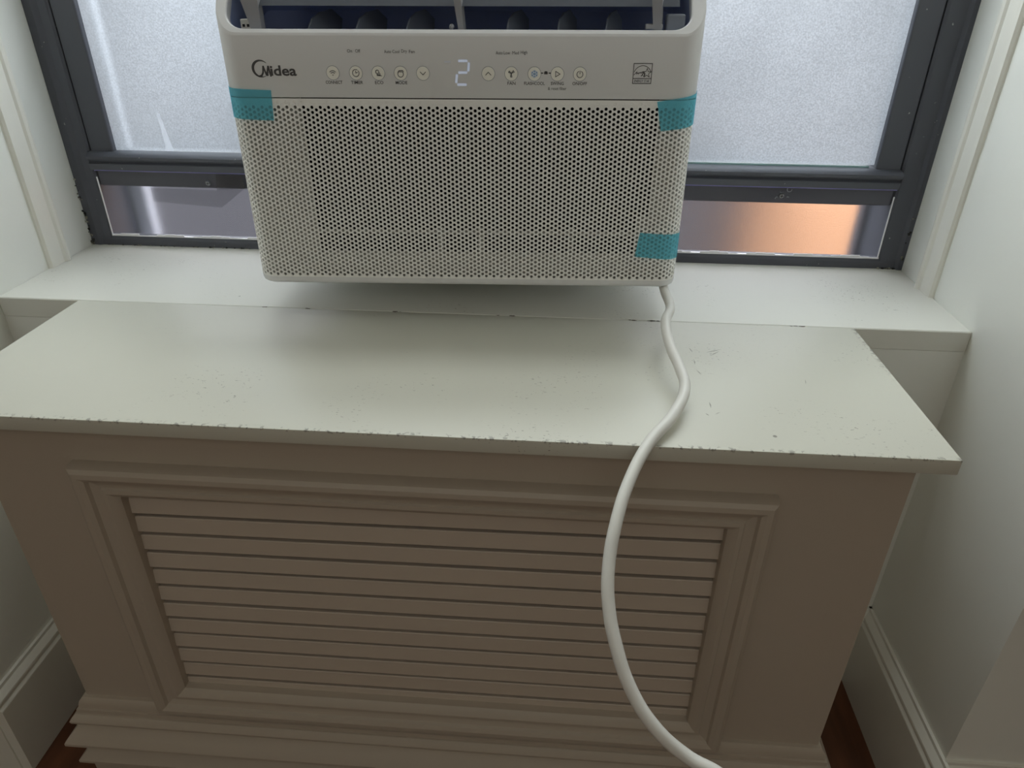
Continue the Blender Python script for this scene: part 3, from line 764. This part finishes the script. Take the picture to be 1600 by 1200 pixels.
for s, x, w_ in (('Auto', -.0707, .0069), ('Cool', -.0624, .0070), ('Dry', -.0541, .0056), ('Fan', -.0464, .0058)): text(s, x, .2470, w_, .0030 if s != 'Dry' else .0040, M['ink'], panel)
for s, x, w_ in (('Auto', .0404, .0068), ('Low', .0480, .0062), ('Med', .0566, .0064), ('High', .0650, .0066)): text(s, x, .2463, w_, .0030 if s != 'High' else .0039, M['ink'], panel)
apart('printed_dot', strokes([[(-.0048, 0), (-.0030, 0)], [(.0030, 0), (.0048, 0)], [(-.0014, .0004), (.0014, .0004)], [(-.0014, -.0006), (.0014, -.0006)], [(-.0010, .0012), (.0010, .0012)]], .0010, .0871, .2280, YP), M['ink'], panel)
# display: 2 lit, 7 barely lit
dsp = apart('digital_display', strokes([[(-.0040, .0110), (.0036, .0110)], [(.0058, .0088), (.0050, .0022)], [(-.0042, .0002), (.0030, .0002)], [(-.0066, -.0022), (-.0074, -.0086)], [(-.0056, -.0110), (.0022, -.0110)]], .0023, .0042, .2278, YP), M['led'], panel, 'glowing pale blue digit')
apart('dim_digit', strokes([[(-.0030, .0), (.0022, .0)]], .0016, -.0110, .2378, YP), M['led_dim'], panel, 'faint unlit digit')
# energy mark
ex, ez = .1834, .2280
apart('energy_label', strokes([[(-.0091, -.0092), (-.0091, .0092), (.0091, .0092), (.0091, -.0092), (-.0091, -.0092)], [(-.0091, -.0046), (.0091, -.0046)]], .0007, ex, ez, YP), M['ink2'], panel, 'printed energy mark')
star = [(.0044 + r_ * math.cos(R(90 + 36 * k)), .0004 + r_ * math.sin(R(90 + 36 * k))) for k, r_ in enumerate([.0044, .0018] * 5 + [.0044])]
scr = [[(-.0082, -.0012), (-.0066, .0006), (-.0056, .0016), (-.0058, -.0004), (-.0046, .0006), (-.0040, -.0004), (-.0034, .0008), (-.0026, .0004), (-.0020, .0012), (-.0012, .0002), (-.0006, .0014), (.0002, .0010), (.0004, -.0012), (-.0012, -.0024), (.0, -.0010), (.0016, .0012), (.0020, -.0014), (.0010, -.0026)]]
apart('energy_label_mark', strokes([star, arc(0, -.0016, .0088, 20, 160, 20)] + scr, .0006, ex, ez, YP), M['ink2'], panel)
text('ENERGY STAR', ex, ez - .0069, .0152, .0024, M['blueink'], panel, bold=.01)
# power cord
CP = [(.7225, .300, .652), (.7235, .2753, .6400), (.7262, .225, .6345), (.7157, .1788, .6354), (.7168, .1413, .6275), (.7229, .1077, .6198), (.7241, .0765, .6160), (.7087, .0350, .6103),
      (.6837, -.0029, .6030), (.6655, -.0393, .5893), (.6545, -.0709, .5722), (.6488, -.0978, .5492), (.6493, -.1184, .5288), (.6558, -.1393, .5070), (.6672, -.1581, .4843), (.6857, -.1741, .4631),
      (.7121, -.1839, .4435), (.7373, -.1939, .4372), (.775, -.215, .405), (.835, -.245, .29), (.89, -.275, .14), (.955, -.30, .030), (1.06, -.32, .0056), (1.30, -.34, .0056)]
MW = Matrix.LocRotScale(ac.location, ac.rotation_euler, None).inverted()
cu = bpy.data.curves.new('power_cord', 'CURVE'); cu.dimensions = '3D'; cu.bevel_depth = .0053; cu.bevel_resolution = 4; cu.resolution_u = 10
sp = cu.splines.new('BEZIER'); sp.bezier_points.add(len(CP) - 1)
for bp, c in zip(sp.bezier_points, CP): bp.co = MW @ Vector(c); bp.handle_left_type = bp.handle_right_type = 'AUTO'
to = bpy.data.objects.new('tmp', cu); COL.objects.link(to)
me = bpy.data.meshes.new_from_object(to.evaluated_get(bpy.context.evaluated_depsgraph_get())); bpy.data.objects.remove(to)
me.name = 'power_cord'; me.materials.clear(); me.polygons.foreach_set('use_smooth', [True] * len(me.polygons))
cord = mesh_obj('power_cord', me, M['cord'], ac); cord['label'] = 'white power cord'

# ------------------------------------------------------------------ teal tape strips
acm = Matrix.LocRotScale(ac.location, ac.rotation_euler, None)
def tape(label, ua, ub, top_a, top_b, bot_a, bot_b, skew0=0.0, skew1=0.0):
    bm = bmesh.new(); n_ = 18; rr = []
    for off in (.0004, .0007):
        rows = []
        for j in range(9):
            row = []
            for i in range(n_ + 1):
                k = i / n_; f = j / 8
                u0, u1 = ua + skew0 * f, ub + skew1 * f; u = u0 + (u1 - u0) * k
                zt_, zb_ = top_a + (top_b - top_a) * k, bot_a + (bot_b - bot_a) * k
                row.append(bm.verts.new(acm @ Vector((*path(u, off), zt_ + (zb_ - zt_) * f))))
            rows.append(row)
        rr.append(rows)
    for rows in rr:
        for j in range(8):
            for i in range(n_): bm.faces.new((rows[j][i], rows[j][i + 1], rows[j + 1][i + 1], rows[j + 1][i]))
    a, b = rr
    for i in range(n_):
        bm.faces.new((a[0][i], a[0][i + 1], b[0][i + 1], b[0][i])); bm.faces.new((a[8][i], a[8][i + 1], b[8][i + 1], b[8][i]))
    for j in range(8):
        bm.faces.new((a[j][0], a[j + 1][0], b[j + 1][0], b[j][0])); bm.faces.new((a[j][n_], a[j + 1][n_], b[j + 1][n_], b[j][n_]))
    bmesh.ops.recalc_face_normals(bm, faces=bm.faces)
    c = acm @ Vector((*path((ua + ub) / 2), (top_a + bot_a) / 2))
    o = obj('adhesive_tape', bm, M['tape'], off=c, smooth=40); o.location = c
    tag(o, label, 'tape', 'teal tape strips on the air conditioner')
tape('teal tape strip on the upper left corner of the air conditioner grille', .004, u_of_x(-.1936), .2135, .2105, .1838, .1812, 0, -.0018)
tape('slanted teal tape strip on the upper right corner of the air conditioner grille', u_of_x(.2009), UTOT - .004, .2017, .2135, .1732, .1815, .0062, 0)
tape('teal tape strip low on the right side of the air conditioner grille', u_of_x(.1959), UTOT - .006, .0650, .0600, .0374, .0302, -.0038, 0)

# ------------------------------------------------------------------ outdoors, seen blurred through the panes
lg = obj('window_ledge', extrude_profile([(.50, .560), (.50, .577), (.56, .571), (.575, .566), (.575, .54), (.50, .54)], 'x', -.45, 1.45), M['concrete'])
tag(lg, 'pale concrete ledge outside below the window panes', 'ledge')
def post(name, x0, x1, y0, y1, mt, parent): return obj(name, B(x0, x1, y0, y1, .5785, 2.15, .002, 1), mt, parent)
for nm, lab, xs in (('outer_track', 'dark outer window track with pale gaps at the left pane edge', ((-.165, -.104, 'track'), (-.104, -.0945, 'alu'), (-.0945, -.0765, 'track'), (-.0765, -.052, 'alu'))),
                    ('outer_track', 'dark striped outer window track at the right pane edge', ((1.044, 1.0545, 'track'), (1.0545, 1.0605, 'alu'), (1.0605, 1.074, 'track'), (1.074, 1.079, 'alu'), (1.079, 1.16, 'track')))):
    t_ = empty(nm, (xs[0][0], .56, .58), lab, 'window track')
    for a, b, mt in xs: post('track_rail', a, b, .546 if mt == 'track' else .550, .572, M[mt], t_)
nb = empty('outside_building', (0, 7, -9), 'pale grey building across the courtyard, blurred behind the frosted panes', 'building')
obj('facade', B(-14, 14, 7, 12, -9, 1.6), M['stucco'], nb)
ob_ = obj('brick_wall', B(2.55, 6.5, 5.2, 6.9, -8.99, -.62), M['brick'])
tag(ob_, 'orange brick wall blurred behind the lower right window panel', 'wall')
yd = obj('courtyard', B(-14, 14, .8, 7, -9.2, -9), M['concrete'])
tag(yd, 'pale concrete courtyard far below the window', 'ground')

# clean helper properties
for o in bpy.data.objects:
    if '_o' in o: del o['_o']
